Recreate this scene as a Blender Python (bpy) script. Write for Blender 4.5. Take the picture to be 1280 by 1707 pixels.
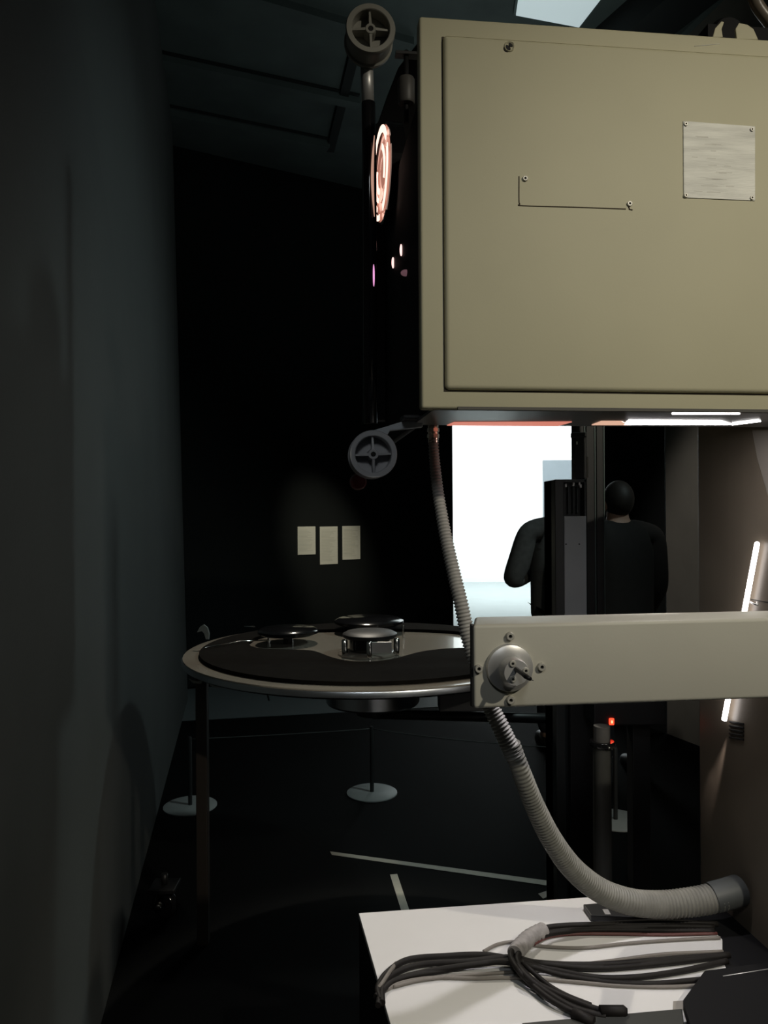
import bpy, bmesh, math, random
from mathutils import Vector, Matrix, noise as mnoise
random.seed(7)
R = math.radians
SC = bpy.context.scene
COL = SC.collection
for o in list(bpy.data.objects):
    bpy.data.objects.remove(o)

# ------------------------------------------------------------------ camera
F = 1282.0                       # focal length in pixels of the 1280x1707 frame
CAM = Vector((0, 0, 1.55))
ROLL = R(-0.35)
RV = Vector((math.cos(ROLL), 0, math.sin(ROLL)))
UV = Vector((-math.sin(ROLL), 0, math.cos(ROLL)))
FV = Vector((0, 1, 0))
cd = bpy.data.cameras.new('camera')
cd.sensor_fit = 'VERTICAL'; cd.sensor_height = 36.0; cd.lens = 36.0 * F / 1707
cd.clip_start = 0.02; cd.clip_end = 100
cam = bpy.data.objects.new('camera', cd); COL.objects.link(cam)
m3 = Matrix((RV, UV, -FV)).transposed()
cam.matrix_world = Matrix.Translation(CAM) @ m3.to_4x4()
SC.camera = cam

# ------------------------------------------------------------------ world, lights, exposure
vs = SC.view_settings
vs.view_transform = 'Standard'; vs.look = 'None'; vs.gamma = 1; vs.use_curve_mapping = False
vs.exposure = 0.0
w = bpy.data.worlds.new('world'); SC.world = w; w.use_nodes = True
w.node_tree.nodes['Background'].inputs[0].default_value = (0.75, 1.0, 1.0, 1)
w.node_tree.nodes['Background'].inputs[1].default_value = 0.008

def lamp(name, kind, loc, power, color, target=None, **kw):
    d = bpy.data.lights.new(name, kind); d.energy = power; d.color = color
    for k, v in kw.items(): setattr(d, k, v)
    o = bpy.data.objects.new(name, d); COL.objects.link(o); o.location = loc
    if target is not None:
        o.rotation_euler = (Vector(target) - Vector(loc)).to_track_quat('-Z', 'Y').to_euler()
    return o
# gallery spot that lights the projector (upper right, behind the camera)
lamp('key_spot', 'SPOT', (1.85, -0.85, 3.25), 175, (1.0, 0.93, 0.76), (0.5, 1.6, 1.2),
     spot_size=R(62), spot_blend=1.0, shadow_soft_size=0.035)
# second, weaker gallery spot on the near left wall and the floor gear
lamp('wall_spot', 'SPOT', (2.6, 2.6, 3.9), 120, (0.80, 1.0, 0.99), (-1.3, 4.0, 0.8),
     spot_size=R(75), spot_blend=0.8, shadow_soft_size=0.12)
# label spot
lamp('label_spot', 'SPOT', (-0.55, 4.9, 4.5), 340, (1.0, 0.95, 0.76), (-0.58, 7.5, 1.22),
     spot_size=R(15), spot_blend=1.0, shadow_soft_size=0.04)
# added spot that brightens the film platter from the far side
lamp('platter_fill', 'SPOT', (-0.25, 5.3, 4.5), 300, (1.0, 0.92, 0.78), (0.0, 2.75, 1.03),
     spot_size=R(26), spot_blend=0.5, shadow_soft_size=0.05)
# added soft fill above and behind the camera, lifts the front shadows
lamp('front_fill', 'SPOT', (-0.05, -1.3, 3.2), 38, (0.93, 0.98, 1.0), (0.5, 1.4, 1.3),
     spot_size=R(42), spot_blend=0.7, shadow_soft_size=0.25)
# added fills without fixtures: one on the grey wall end, one on the ceiling
lamp('wall_end_fill', 'SPOT', (0.9, 3.0, 4.4), 170, (1.0, 0.95, 0.86), (2.2, 5.1, 1.1),
     spot_size=R(22), spot_blend=0.8, shadow_soft_size=0.08)
lamp('ceiling_fill', 'SPOT', (1.0, 4.5, 3.1), 13, (0.86, 1.0, 0.95), (0.2, 5.6, 4.8),
     spot_size=R(150), spot_blend=0.8, shadow_soft_size=0.15)
# lamp inside the projector shining down through the slot
lamp('slot_lamp', 'SPOT', (0.555, 1.53, 1.712), 15, (1.0, 0.96, 1.0), (0.26, 1.62, 0.62),
     spot_size=R(62), spot_blend=0.35, shadow_soft_size=0.02)
# daylight-white hall beyond the opening
lamp('hall_light', 'AREA', (3.4, 13.6, 4.9), 150, (0.90, 1.0, 1.0), (3.4, 13.6, 0), shape='RECTANGLE', size=7, size_y=5)
lamp('hall_wall_light', 'AREA', (2.8, 13.0, 4.4), 300, (0.95, 1.0, 1.0), (2.8, 17, 1.6), shape='RECTANGLE', size=4, size_y=1.0)

# ------------------------------------------------------------------ frames: pixel -> place
class Frame:
    def __init__(s, o=(0, 0, 0), yaw=0.0):
        s.o = Vector(o); s.yaw = yaw
        s.m = Matrix.Rotation(-yaw, 3, 'Z')
        s.c = s.m @ (CAM - s.o)
    def ray(s, px, py):
        return s.m @ (RV * ((px - 640) / F) + UV * ((853.5 - py) / F) + FV)
    def y(s, px, py, ly):                       # on the local plane y = ly
        d = s.ray(px, py); t = (ly - s.c.y) / d.y
        return s.c + d * t
    def z(s, px, py, z):                        # on the horizontal plane z
        d = s.ray(px, py); t = (z - s.o.z - s.c.z) / d.z
        return s.c + d * t
    def x(s, px, py, lx):
        d = s.ray(px, py); t = (lx - s.c.x) / d.x
        return s.c + d * t
    def d(s, px, py, dist):                     # at a view distance
        return s.c + s.ray(px, py) * dist
W = Frame()

# ------------------------------------------------------------------ materials
def mat(name, color, rough=0.5, metal=0.0, var=0.0, scale=8.0, bump=0.0, bscale=60.0, stretch=(1, 1, 1),
        emit=None, estr=0.0, spec=0.5, coat=0.0, color2=None):
    m = bpy.data.materials.new(name); m.use_nodes = True
    nt = m.node_tree; b = nt.nodes['Principled BSDF']
    b.inputs['Base Color'].default_value = (*color, 1)
    b.inputs['Roughness'].default_value = rough
    b.inputs['Metallic'].default_value = metal
    b.inputs['Specular IOR Level'].default_value = spec
    b.inputs['Coat Weight'].default_value = coat
    if emit:
        b.inputs['Emission Color'].default_value = (*emit, 1)
        b.inputs['Emission Strength'].default_value = estr
    if var or bump or color2:
        tc = nt.nodes.new('ShaderNodeTexCoord'); mp = nt.nodes.new('ShaderNodeMapping')
        mp.inputs['Scale'].default_value = stretch
        nt.links.new(tc.outputs['Object'], mp.inputs['Vector'])
    if var or color2:
        n = nt.nodes.new('ShaderNodeTexNoise'); n.inputs['Scale'].default_value = scale
        n.inputs['Detail'].default_value = 6
        nt.links.new(mp.outputs[0], n.inputs['Vector'])
        r = nt.nodes.new('ShaderNodeValToRGB')
        c2 = color2 or tuple(c * (1 - var) for c in color)
        c1 = color if color2 else tuple(min(1, c * (1 + var)) for c in color)
        r.color_ramp.elements[0].position = 0.3; r.color_ramp.elements[1].position = 0.7
        r.color_ramp.elements[0].color = (*c2, 1); r.color_ramp.elements[1].color = (*c1, 1)
        nt.links.new(n.outputs['Fac'], r.inputs[0]); nt.links.new(r.outputs[0], b.inputs['Base Color'])
    if bump:
        n2 = nt.nodes.new('ShaderNodeTexNoise'); n2.inputs['Scale'].default_value = bscale
        n2.inputs['Detail'].default_value = 4
        nt.links.new(mp.outputs[0], n2.inputs['Vector'])
        bp = nt.nodes.new('ShaderNodeBump'); bp.inputs['Strength'].default_value = bump
        bp.inputs['Distance'].default_value = 0.002
        nt.links.new(n2.outputs['Fac'], bp.inputs['Height']); nt.links.new(bp.outputs[0], b.inputs['Normal'])
    return m

M = {}
M['beige'] = mat('beige_enamel', (0.49, 0.455, 0.31), 0.62, var=0.05, scale=3, bump=0.05, bscale=260)
M['beam'] = mat('beam_enamel', (0.50, 0.48, 0.41), 0.5, var=0.04, scale=4, bump=0.05, bscale=300)
M['plate'] = mat('brushed_plate', (0.62, 0.61, 0.56), 0.62, metal=0.2, var=0.18, scale=9, bump=0.3, bscale=60, stretch=(1, 1, 9))
M['steel'] = mat('turned_steel', (0.62, 0.61, 0.60), 0.42, metal=0.6, var=0.05, scale=20)
M['screw'] = mat('screw_steel', (0.50, 0.48, 0.43), 0.5, metal=0.35)
M['matteblack'] = mat('matte_black', (0.008, 0.008, 0.009), 0.7, spec=0.15)
M['chrome'] = mat('chrome', (0.8, 0.79, 0.76), 0.12, metal=1.0)
M['brass'] = mat('copper_fitting', (0.80, 0.66, 0.55), 0.25, metal=1.0)
M['hole'] = mat('hole_black', (0.006, 0.005, 0.004), 0.8)
M['seam'] = mat('seam_brown', (0.05, 0.035, 0.02), 0.8)
M['black'] = mat('black_metal', (0.012, 0.012, 0.013), 0.45, var=0.2, scale=10)
M['gloss'] = mat('black_gloss', (0.008, 0.008, 0.009), 0.12, var=0.1, scale=10)
M['rubber'] = mat('cable_rubber', (0.014, 0.012, 0.011), 0.6, var=0.15, scale=40, spec=0.25)
M['redcable'] = mat('red_cable', (0.11, 0.035, 0.03), 0.5)
M['greycable'] = mat('grey_cable', (0.20, 0.18, 0.16), 0.5)
M['sleeve'] = mat('grey_sleeve', (0.32, 0.30, 0.29), 0.6, var=0.2, scale=60, bump=0.4, bscale=300)
M['roller'] = mat('roller_plastic', (0.30, 0.29, 0.255), 0.42, var=0.06, scale=20)
M['roller2'] = mat('roller_plastic_grey', (0.36, 0.36, 0.375), 0.45, var=0.06, scale=20)
M['hose'] = mat('grey_hose', (0.21, 0.205, 0.18), 0.5, var=0.12, scale=30)
M['conduit'] = mat('metal_conduit', (0.33, 0.32, 0.30), 0.55, metal=0.1, var=0.1, scale=40)
M['brown'] = mat('brown_panel', (0.17, 0.14, 0.108), 0.34, var=0.12, scale=4, bump=0.1, bscale=200)
M['paper'] = mat('white_board', (0.74, 0.73, 0.72), 0.55, var=0.02, scale=6)
M['label'] = mat('label_paper', (0.78, 0.76, 0.66), 0.7, var=0.06, scale=30, stretch=(0.2, 1, 30))
M['wall'] = mat('charcoal_paint', (0.042, 0.047, 0.045), 0.8, var=0.16, scale=1.3, bump=0.15, bscale=120)
M['wallblack'] = mat('black_paint', (0.016, 0.018, 0.018), 0.95, var=0.1, scale=2, spec=0.08)
M['white'] = mat('white_paint', (0.86, 0.88, 0.88), 0.8, var=0.01, scale=2)
M['hallfloor'] = mat('pale_floor', (0.42, 0.47, 0.475), 0.7, var=0.03, scale=3)
M['doorgrey'] = mat('grey_door_paint', (0.20, 0.235, 0.26), 0.6, var=0.04, scale=3)
M['floor'] = mat('black_floor', (0.0024, 0.0028, 0.0028), 0.8, var=0.25, scale=3, spec=0.08)
M['ceil'] = mat('dark_ceiling', (0.10, 0.125, 0.122), 0.85, var=0.18, scale=2.5, bump=0.3, bscale=40)
M['ceildark'] = mat('dark_joint', (0.016, 0.019, 0.019), 0.85)
M['pillar'] = mat('grey_plaster', (0.22, 0.205, 0.18), 0.7, var=0.06, scale=5)
M['eqgrey'] = mat('equipment_grey', (0.40, 0.43, 0.46), 0.4, var=0.08, scale=5)
M['rail'] = mat('rail_anodised', (0.03, 0.035, 0.035), 0.3, metal=0.6)
M['platter'] = mat('platter_plate', (0.36, 0.32, 0.265), 0.2, metal=0.2, var=0.06, scale=6, coat=0.6)
M['rim'] = mat('platter_rim', (0.55, 0.58, 0.62), 0.3, metal=1.0)
M['film'] = mat('film_pack', (0.008, 0.007, 0.006), 0.85, var=0.2, scale=30, spec=0.02)
M['armgrey'] = mat('stand_grey', (0.62, 0.66, 0.68), 0.5, var=0.05, scale=10)
M['disc'] = mat('stanchion_base', (0.36, 0.37, 0.36), 0.5, var=0.06, scale=12)
M['post'] = mat('stanchion_post', (0.03, 0.03, 0.03), 0.4)
M['rope'] = mat('elastic_cord', (0.07, 0.075, 0.07), 0.7)
M['tape'] = mat('pale_tape', (0.46, 0.44, 0.37), 0.7, var=0.05, scale=40)
M['tapegrey'] = mat('grey_tape', (0.30, 0.28, 0.25), 0.7)
M['jacket'] = mat('dark_jacket', (0.13, 0.132, 0.13), 0.85, var=0.15, scale=30, bump=0.3, bscale=150)
M['blackjacket'] = mat('black_jacket', (0.013, 0.0125, 0.012), 0.9, var=0.15, scale=30)
M['trouser'] = mat('navy_trousers', (0.010, 0.012, 0.018), 0.85, var=0.15, scale=30)
M['skin'] = mat('skin', (0.45, 0.29, 0.22), 0.55, var=0.05, scale=20)
M['hair'] = mat('dark_hair', (0.02, 0.016, 0.013), 0.6, var=0.2, scale=80)
M['shoe'] = mat('black_shoe', (0.01, 0.01, 0.01), 0.4)
M['redpanel'] = mat('red_lit_panel', (0.3, 0.1, 0.08), 0.5, emit=(1.0, 0.33, 0.24), estr=0.62)
M['peachpanel'] = mat('peach_lit_panel', (0.4, 0.25, 0.2), 0.5, emit=(1.0, 0.60, 0.42), estr=0.7)
M['whitelamp'] = mat('white_lamp', (0.9, 0.9, 0.9), 0.4, emit=(1.0, 0.96, 0.95), estr=16.0)
M['tube'] = mat('led_tube', (0.9, 0.9, 0.9), 0.4, emit=(1.0, 0.95, 0.93), estr=5.0)
M['lens'] = mat('lit_lens', (0.2, 0.08, 0.05), 0.1, emit=(1.0, 0.42, 0.30), estr=0.38)
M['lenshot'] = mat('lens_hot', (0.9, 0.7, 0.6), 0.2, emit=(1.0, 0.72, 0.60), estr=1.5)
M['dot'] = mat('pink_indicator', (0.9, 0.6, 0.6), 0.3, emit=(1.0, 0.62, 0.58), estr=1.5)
M['violet'] = mat('violet_glint', (0.5, 0.2, 0.4), 0.3, emit=(1.0, 0.40, 0.78), estr=1.1)  # reflection on the black post, painted as emission
M['led'] = mat('red_led', (0.9, 0.05, 0.02), 0.3, emit=(1.0, 0.04, 0.015), estr=3.0)
M['ledhot'] = mat('red_led_core', (0.9, 0.3, 0.2), 0.3, emit=(1.0, 0.30, 0.15), estr=3.0)
M['panel'] = mat('ceiling_light_panel', (0.6, 0.65, 0.65), 0.5, emit=(0.80, 0.97, 1.0), estr=0.46)

# ------------------------------------------------------------------ mesh helpers
class MB:
    def __init__(s): s.b = bmesh.new()
    def box(s, a, b, bevel=0.0, seg=2, rot=None, piv=None):
        a, b = Vector(a), Vector(b)
        lo = Vector((min(a.x, b.x), min(a.y, b.y), min(a.z, b.z))); hi = Vector((max(a.x, b.x), max(a.y, b.y), max(a.z, b.z)))
        t = bmesh.new()
        bmesh.ops.create_cube(t, size=1)
        for v in t.verts:
            v.co = Vector(((v.co.x + .5) * (hi.x - lo.x) + lo.x, (v.co.y + .5) * (hi.y - lo.y) + lo.y, (v.co.z + .5) * (hi.z - lo.z) + lo.z))
        if bevel: bmesh.ops.bevel(t, geom=t.edges[:], offset=bevel, segments=seg, affect='EDGES', profile=0.5)
        if rot is not None:
            p = Vector(piv if piv is not None else (lo + hi) / 2)
            for v in t.verts: v.co = p + rot @ (v.co - p)
        return s.add(t)
    def add(s, t):
        me = bpy.data.meshes.new('t'); t.to_mesh(me); t.free(); s.b.from_mesh(me); bpy.data.meshes.remove(me); return s
    def prism(s, pts, off, bevel=0.0, seg=2):   # polygon of 3D points pushed along vector off
        t = bmesh.new(); off = Vector(off)
        v0 = [t.verts.new(Vector(p)) for p in pts]; v1 = [t.verts.new(Vector(p) + off) for p in pts]
        n = len(pts)
        t.faces.new(v0); t.faces.new(v1[::-1])
        for i in range(n): t.faces.new((v0[(i + 1) % n], v0[i], v1[i], v1[(i + 1) % n]))
        bmesh.ops.recalc_face_normals(t, faces=t.faces[:])
        if bevel: bmesh.ops.bevel(t, geom=t.edges[:], offset=bevel, segments=seg, affect='EDGES', profile=0.5)
        return s.add(t)
    def cyl(s, p0, p1, r0, r1=None, n=32, bevel=0.0):
        return s.tube([Vector(p0), Vector(p1)], [r0, r0 if r1 is None else r1], n)
    def tube(s, pts, r, n=12, cap=True):
        pts = [Vector(p) for p in pts]
        if not isinstance(r, (list, tuple)): r = [r] * len(pts)
        t = bmesh.new(); rings = []; nrm = None
        for i, p in enumerate(pts):
            d = (pts[min(i + 1, len(pts) - 1)] - pts[max(i - 1, 0)])
            if d.length < 1e-9: d = Vector((0, 0, 1))
            d.normalize()
            if nrm is None:
                nrm = d.orthogonal().normalized()
            nrm = (nrm - d * nrm.dot(d))
            nrm = nrm.normalized() if nrm.length > 1e-6 else d.orthogonal().normalized()
            bn = d.cross(nrm)
            rings.append([t.verts.new(p + (nrm * math.cos(2 * math.pi * k / n) + bn * math.sin(2 * math.pi * k / n)) * r[i]) for k in range(n)])
        for i in range(len(rings) - 1):
            for k in range(n):
                f = t.faces.new((rings[i][k], rings[i][(k + 1) % n], rings[i + 1][(k + 1) % n], rings[i + 1][k])); f.smooth = True
        if cap:
            t.faces.new(rings[0][::-1]); t.faces.new(rings[-1])
        return s.add(t)
    def lathe(s, prof, o, axis, n=48, closed=False):     # prof: (radius, height along axis)
        o = Vector(o); ax = Vector(axis).normalized(); u = ax.orthogonal().normalized(); v = ax.cross(u)
        t = bmesh.new(); rings = []
        for (rr, h) in prof:
            if rr < 1e-7: rings.append([t.verts.new(o + ax * h)])
            else: rings.append([t.verts.new(o + ax * h + (u * math.cos(2 * math.pi * k / n) + v * math.sin(2 * math.pi * k / n)) * rr) for k in range(n)])
        idx = list(range(len(rings))) + ([0] if closed else [])
        for i, j in zip(idx[:-1], idx[1:]):
            A, B = rings[i], rings[j]
            for k in range(n):
                if len(A) == 1 and len(B) == 1: break
                if len(A) == 1: f = t.faces.new((A[0], B[(k + 1) % n], B[k]))
                elif len(B) == 1: f = t.faces.new((A[k], A[(k + 1) % n], B[0]))
                else: f = t.faces.new((A[k], A[(k + 1) % n], B[(k + 1) % n], B[k]))
                f.smooth = False
        bmesh.ops.recalc_face_normals(t, faces=t.faces[:])
        return s.add(t)
    def build(s, name, m, parent=None, smooth=None):
        me = bpy.data.meshes.new(name); s.b.to_mesh(me); s.b.free()
        if m: me.materials.append(m)
        o = bpy.data.objects.new(name, me); COL.objects.link(o)
        if parent: o.parent = parent
        if smooth is not None:
            for p in me.polygons: p.use_smooth = True
            if smooth: me.set_sharp_from_angle(angle=R(smooth))
        return o

def tag(o, label=None, cat=None, group=None, kind=None):
    if label: o['label'] = label
    if cat: o['category'] = cat
    if group: o['group'] = group
    if kind: o['kind'] = kind
    return o
def empty(name, loc, yaw=0.0):
    o = bpy.data.objects.new(name, None); COL.objects.link(o); o.location = loc; o.rotation_euler = (0, 0, yaw)
    o.empty_display_size = 0.1
    return o
def struct(name, mb, m, label=None):
    o = mb.build(name, m); o['kind'] = 'structure'
    if label: o['label'] = label
    return o
def smooth_path(pts, n=12):              # Catmull-Rom through the points
    pts = [Vector(p) for p in pts]; q = [2 * pts[0] - pts[1]] + pts + [2 * pts[-1] - pts[-2]]
    out = []
    for i in range(1, len(q) - 2):
        a, b, c, d = q[i - 1], q[i], q[i + 1], q[i + 2]
        for k in range(n):
            t = k / n
            out.append(0.5 * ((2 * b) + (c - a) * t + (2 * a - 5 * b + 4 * c - d) * t * t + (3 * b - a - 3 * c + d) * t ** 3))
    out.append(pts[-1]); return out
def resample(path, step):
    out = [path[0]]; acc = 0.0
    L = [0.0]
    for a, b in zip(path, path[1:]): L.append(L[-1] + (b - a).length)
    tot = L[-1]; n = max(2, int(tot / step)); j = 0
    out = []
    for i in range(n + 1):
        s_ = tot * i / n
        while j < len(L) - 2 and L[j + 1] < s_: j += 1
        f = (s_ - L[j]) / max(1e-9, L[j + 1] - L[j]); out.append((path[j].lerp(path[j + 1], f), i / n))
    return out, tot

# ------------------------------------------------------------------ the setting
CEIL = 4.80
# left wall: runs along the floor line seen from (313,1166) to (168,1707)
a = W.z(313, 1166, 0); b = W.z(168, 1707, 0); dirw = (b - a).normalized(); nw = Vector((-dirw.y, dirw.x, 0))
if nw.x > 0: nw = -nw                     # pointing away from the room
near = b + dirw * 3.2
top_far = a + Vector((-0.10, 0, 0)); top_far.z = CEIL
tn = near.copy(); tn.z = CEIL
mb = MB(); mb.prism([a, near, tn, top_far], nw * 0.12)
struct('wall_left', mb, M['wall'], 'dim charcoal painted wall running along the left side')
# far wall, slanting away to the right
A = W.z(320, 250, CEIL); B = W.z(605, 315, CEIL)
yawf = math.atan2(B.y - A.y, B.x - A.x)
WF = Frame((A.x, A.y, 0), yawf)
e = WF.y(755, 900, 0)
mb = MB(); mb.box((-1.2, 0, 0), (e.x, 0.16, CEIL)); o = struct('wall_far', mb, M['wallblack'], 'black far wall that carries the three labels')
o.location = (A.x, A.y, 0); o.rotation_euler = (0, 0, yawf)
jamb = Vector((A.x, A.y, 0)) + Matrix.Rotation(yawf, 3, 'Z') @ Vector((e.x, 0.16, 0))
# dark wall right of the opening
p0 = W.d(966, 853, 8.6); pm_ = W.d(958, 853, 6.2); p1 = W.z(1112, 1223, 0) + Vector((-.004, .01, 0))
mb = MB(); mb.prism([(p0.x, p0.y, 0), (pm_.x, pm_.y, 0), (p1.x, p1.y, 0), (p1.x + .25, p1.y + .5, 0), (p0.x + .4, p0.y, 0)], (0, 0, CEIL))
struct('wall_partition', mb, M['wallblack'], 'black wall to the right of the bright opening')
# grey plastered wall end
q0 = W.z(1112, 1223, 0); q1 = W.z(1164, 1243, 0); d_ = (q1 - q0).normalized(); q2 = q1 + d_ * 0.9; n_ = Vector((-d_.y, d_.x, 0))
if n_.y < 0: n_ = -n_
mb = MB(); mb.prism([q0, q2, q2 + Vector((0, 0, CEIL)), q0 + Vector((0, 0, CEIL))], n_ * 0.3)
struct('wall_right', mb, M['pillar'], 'dim grey plaster wall end behind the projector pedestal')
mb = MB(); mb.box((-4.5, -3, -0.1), (7, 9.9, 0)); struct('floor', mb, M['floor'], 'black gallery floor')
# bright hall beyond
mb = MB(); mb.box((-3, 9.9, -0.1), (9, 17.3, 0)); struct('floor_hall', mb, M['hallfloor'], 'pale floor of the bright hall')
yb = W.z(800, 970, 0).y
mb = MB(); mb.box((-3, yb, 0), (9, yb + 0.15, 5.2)); struct('wall_hall', mb, M['white'], 'white wall of the bright hall')
mb = MB(); mb.box((-3, yb - 0.03, 0), (9, yb, 0.09)); struct('baseboard_hall', mb, M['white'])
mb = MB(); mb.box((-3.1, 9.9, 0), (-3, yb, 5.2)); mb.box((9, 9.9, 0), (9.1, yb, 5.2)); mb.box((-3, 9.9, 5.2), (9, yb, 5.3)); struct('ceiling_hall', mb, M['white'])
g0 = W.y(905, 767, yb - 0.05)
mb = MB(); mb.box((g0.x, yb - 0.05, 0), (g0.x + 1.1, yb - 0.001, g0.z), bevel=0.01); struct('door_1', mb, M['doorgrey'], 'tall grey door in the white wall behind the standing person')
# hall light on the floor, put into a paler strip by the far wall
u = W.z(250, 1205, 0); v = W.z(768, 1177, 0); n_ = Vector((-(v - u).y, (v - u).x, 0)).normalized()
mb = MB(); mb.prism([u, v, v + n_ * 1.6, u + n_ * 1.0], (0, 0, .004)); struct('trim_11', mb, mat('pale_lit_floor', (0.13, 0.145, 0.15), 0.6), 'paler floor strip standing in for hall light, along the foot of the far wall')
# ceiling with dropped ribs running parallel to the far wall
mb = MB(); mb.box((-4.5, -3, CEIL), (7, 9.9, CEIL + 0.1)); struct('ceiling', mb, M['ceil'], 'dark ceiling with stepped ribs')
def ceil_rib(name, pa, pb, wid, drop, m, ext=(1.5, 4.0)):
    u = W.z(*pa, CEIL); v = W.z(*pb, CEIL); d = (v - u).normalized(); n = Vector((-d.y, d.x, 0))
    if n.y < 0: n = -n
    u = u - d * ext[0]; v = v + d * ext[1]
    u.z = v.z = CEIL - drop
    mb = MB(); mb.prism([u, v, v + n * wid, u + n * wid], (0, 0, drop)); return struct(name, mb, m)
ceil_rib('trim_1', (300, 95), (600, 162), 0.10, 0.05, M['ceil'], (0.8, 0.0))
ceil_rib('trim_2', (314, 188), (550, 236), 0.12, 0.05, M['ceil'], (0.8, 0.0))
ceil_rib('trim_3', (320, 250), (605, 315), 0.20, 0.06, M['ceil'], (0.6, 0.3))
ceil_rib('trim_4', (300, 90), (600, 156), 0.03, 0.012, M['ceildark'], (0.8, 0.0))
ceil_rib('trim_5', (314, 180), (550, 229), 0.03, 0.012, M['ceildark'], (0.8, 0.0))
ceil_rib('trim_6', (548, 232), (575, 118), 0.07, 0.02, M['ceildark'], (0.2, 0.3))
ceil_rib('trim_7', (480, 0), (690, 62), 0.12, 0.05, M['ceil'], (1.4, 0.0))
ceil_rib('trim_8', (1000, 40), (1090, -40), 0.30, 0.20, M['ceildark'], (1.0, 1.5))
ceil_rib('trim_9', (1075, 50), (1165, -30), 0.08, 0.10, M['ceil'], (1.0, 1.5))
ceil_rib('trim_10', (1110, 52), (1190, -30), 0.05, 0.12, M['ceil'], (1.0, 1.5))

# ------------------------------------------------------------------ film projector
PY = R(6.5)
PO = Vector(((700 - 640) / F * 1.30, 1.30, 0))
P = Frame(PO, PY)
pr = empty('film_projector', PO, PY)
tag(pr, 'large beige film projector on a brown pedestal with a horizontal beam arm', 'projector')
tl = P.y(697, 26, 0); bl = P.y(704, 681, 0)
x0 = (tl.x + bl.x) / 2; ztop = tl.z; zbot = bl.z
XR = 0.86
# main housing: shallow front part and a rear part with a raised underside
mb = MB(); mb.box((x0, 0, zbot), (XR, 0.028, ztop), bevel=0.005, seg=3); mb.box((x0 + 0.05, 0.02, zbot + .002), (XR, 0.235, ztop - .002), bevel=0.004)
mb.box((x0 + 0.05, 0.20, zbot + 0.075), (XR, 0.72, ztop - 0.004), bevel=0.004)
housing = mb.build('housing', M['beige'], pr, smooth=35)
# door panel
dl = P.y(739, 57, -0.008); dbm = P.y(743, 649, -0.008)
mb = MB(); mb.box((dl.x, -0.009, dbm.z), (XR - 0.02, 0.004, dl.z), bevel=0.008, seg=4)
door = mb.build('door_panel', M['beige'], pr, smooth=35)
# gap round the door
g = 0.0012
mb = MB(); mb.box((dl.x - g, -0.0012, dbm.z - g), (dl.x + 0.003, 0.002, dl.z)); mb.box((dl.x - g, -0.0012, dbm.z - g - .001), (XR - 0.02, 0.002, dbm.z + 0.004))
mb.build('door_gap', M['seam'], door)
# catch holes
fy = -0.0092
def dpt(px, py, y=fy): return P.y(px, py, y)
mb = MB()
for px, py, r in ((845, 81, 5.5), (852, 74, 4.0)):
    c = dpt(px, py); mb.lathe([(0, -0.0006), (r / 985, -0.0006), (r / 985 * 1.15, 0.0002)], c, (0, 1, 0), 20)
mb.build('catch_hole', M['hole'], door)
mb = MB(); c = dpt(848.5, 78); mb.lathe([(0.0062, -0.0003), (0.0082, -0.002), (0.0092, 0.0)], c, (0, 1, 0), 24); mb.build('catch_collar', M['beige'], door)
# access flap: scored lines and two screws
mb = MB()
pts = [dpt(865, 294), dpt(865, 333), dpt(866.5, 340), dpt(872, 343), dpt(960, 345.5), dpt(1043, 348.5)]
mb.tube(smooth_path(pts, 6), 0.00095, 6); mb.tube([dpt(1047, 341), dpt(1049, 349), dpt(1054, 350)], 0.0012, 6)
mb.build('flap_seam', M['seam'], door)
def cap_screw(parent, c, r, m=None, name='screw', h=0.004, axis=(0, -1, 0)):
    mb = MB(); mb.lathe([(r * 0.42, h * 0.45), (0, h * 0.45)], c, axis, 6)
    mb.lathe([(r * 0.42, h * 0.45), (r * 0.45, h), (r * 0.85, h), (r, h * 0.8), (r, 0)], c, axis, 20)
    o = mb.build(name, m or M['steel'], parent)
    mb = MB(); mb.lathe([(0, h * 0.5), (r * 0.40, h * 0.5)], c, axis, 6)
    return o, mb
for px, py in ((875, 298), (1049, 340)):
    cap_screw(door, dpt(px, py), 0.0046, M['screw'], h=0.003)[1].build('screw_socket', M['hole'], door)
# data plate
c0 = dpt(1138, 202); c1 = dpt(1258, 211); c2 = dpt(1258, 335); c3 = dpt(1139, 330)
mb = MB(); mb.prism([c0, c1, c2, c3], (0, -0.0015, 0), bevel=0.0007)
plate = mb.build('data_plate', M['plate'], pr); plate['label'] = 'brushed aluminium data plate with four corner screws'
for px, py in ((1143, 207), (1253, 216), (1253, 330), (1143, 326)):
    cap_screw(plate, dpt(px, py, fy - 0.0015), 0.0036, M['screw'], h=0.002)[1].build('screw_socket', M['seam'], plate)
# faint worn rows on the plate
pm = mat('plate_print', (0.46, 0.445, 0.40), 0.6, metal=0.2)
for k in range(18):
    yy = 226 + (k % 9) * 11.5 + random.uniform(-1, 1); xx = 1148 + random.uniform(0, 72); ln = random.uniform(8, 28)
    a_, b_ = dpt(xx, yy + (xx - 1138) * 0.07, fy - 0.0016), dpt(xx + ln, yy + (xx + ln - 1138) * 0.07, fy - 0.0016)
    mb = MB(); mb.box((a_.x, fy - 0.00158, a_.z - 0.0006), (b_.x, fy - 0.0014, a_.z + 0.0006)); mb.build('worn_print', pm, plate)
# scratches on the top right
mb = MB(); mb.tube([P.y(1157, 77, -0.0003), P.y(1180, 75, -0.0003), P.y(1200, 73, -0.0003)], 0.0004, 5); mb.build('scratch', M['paper'], housing)

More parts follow.
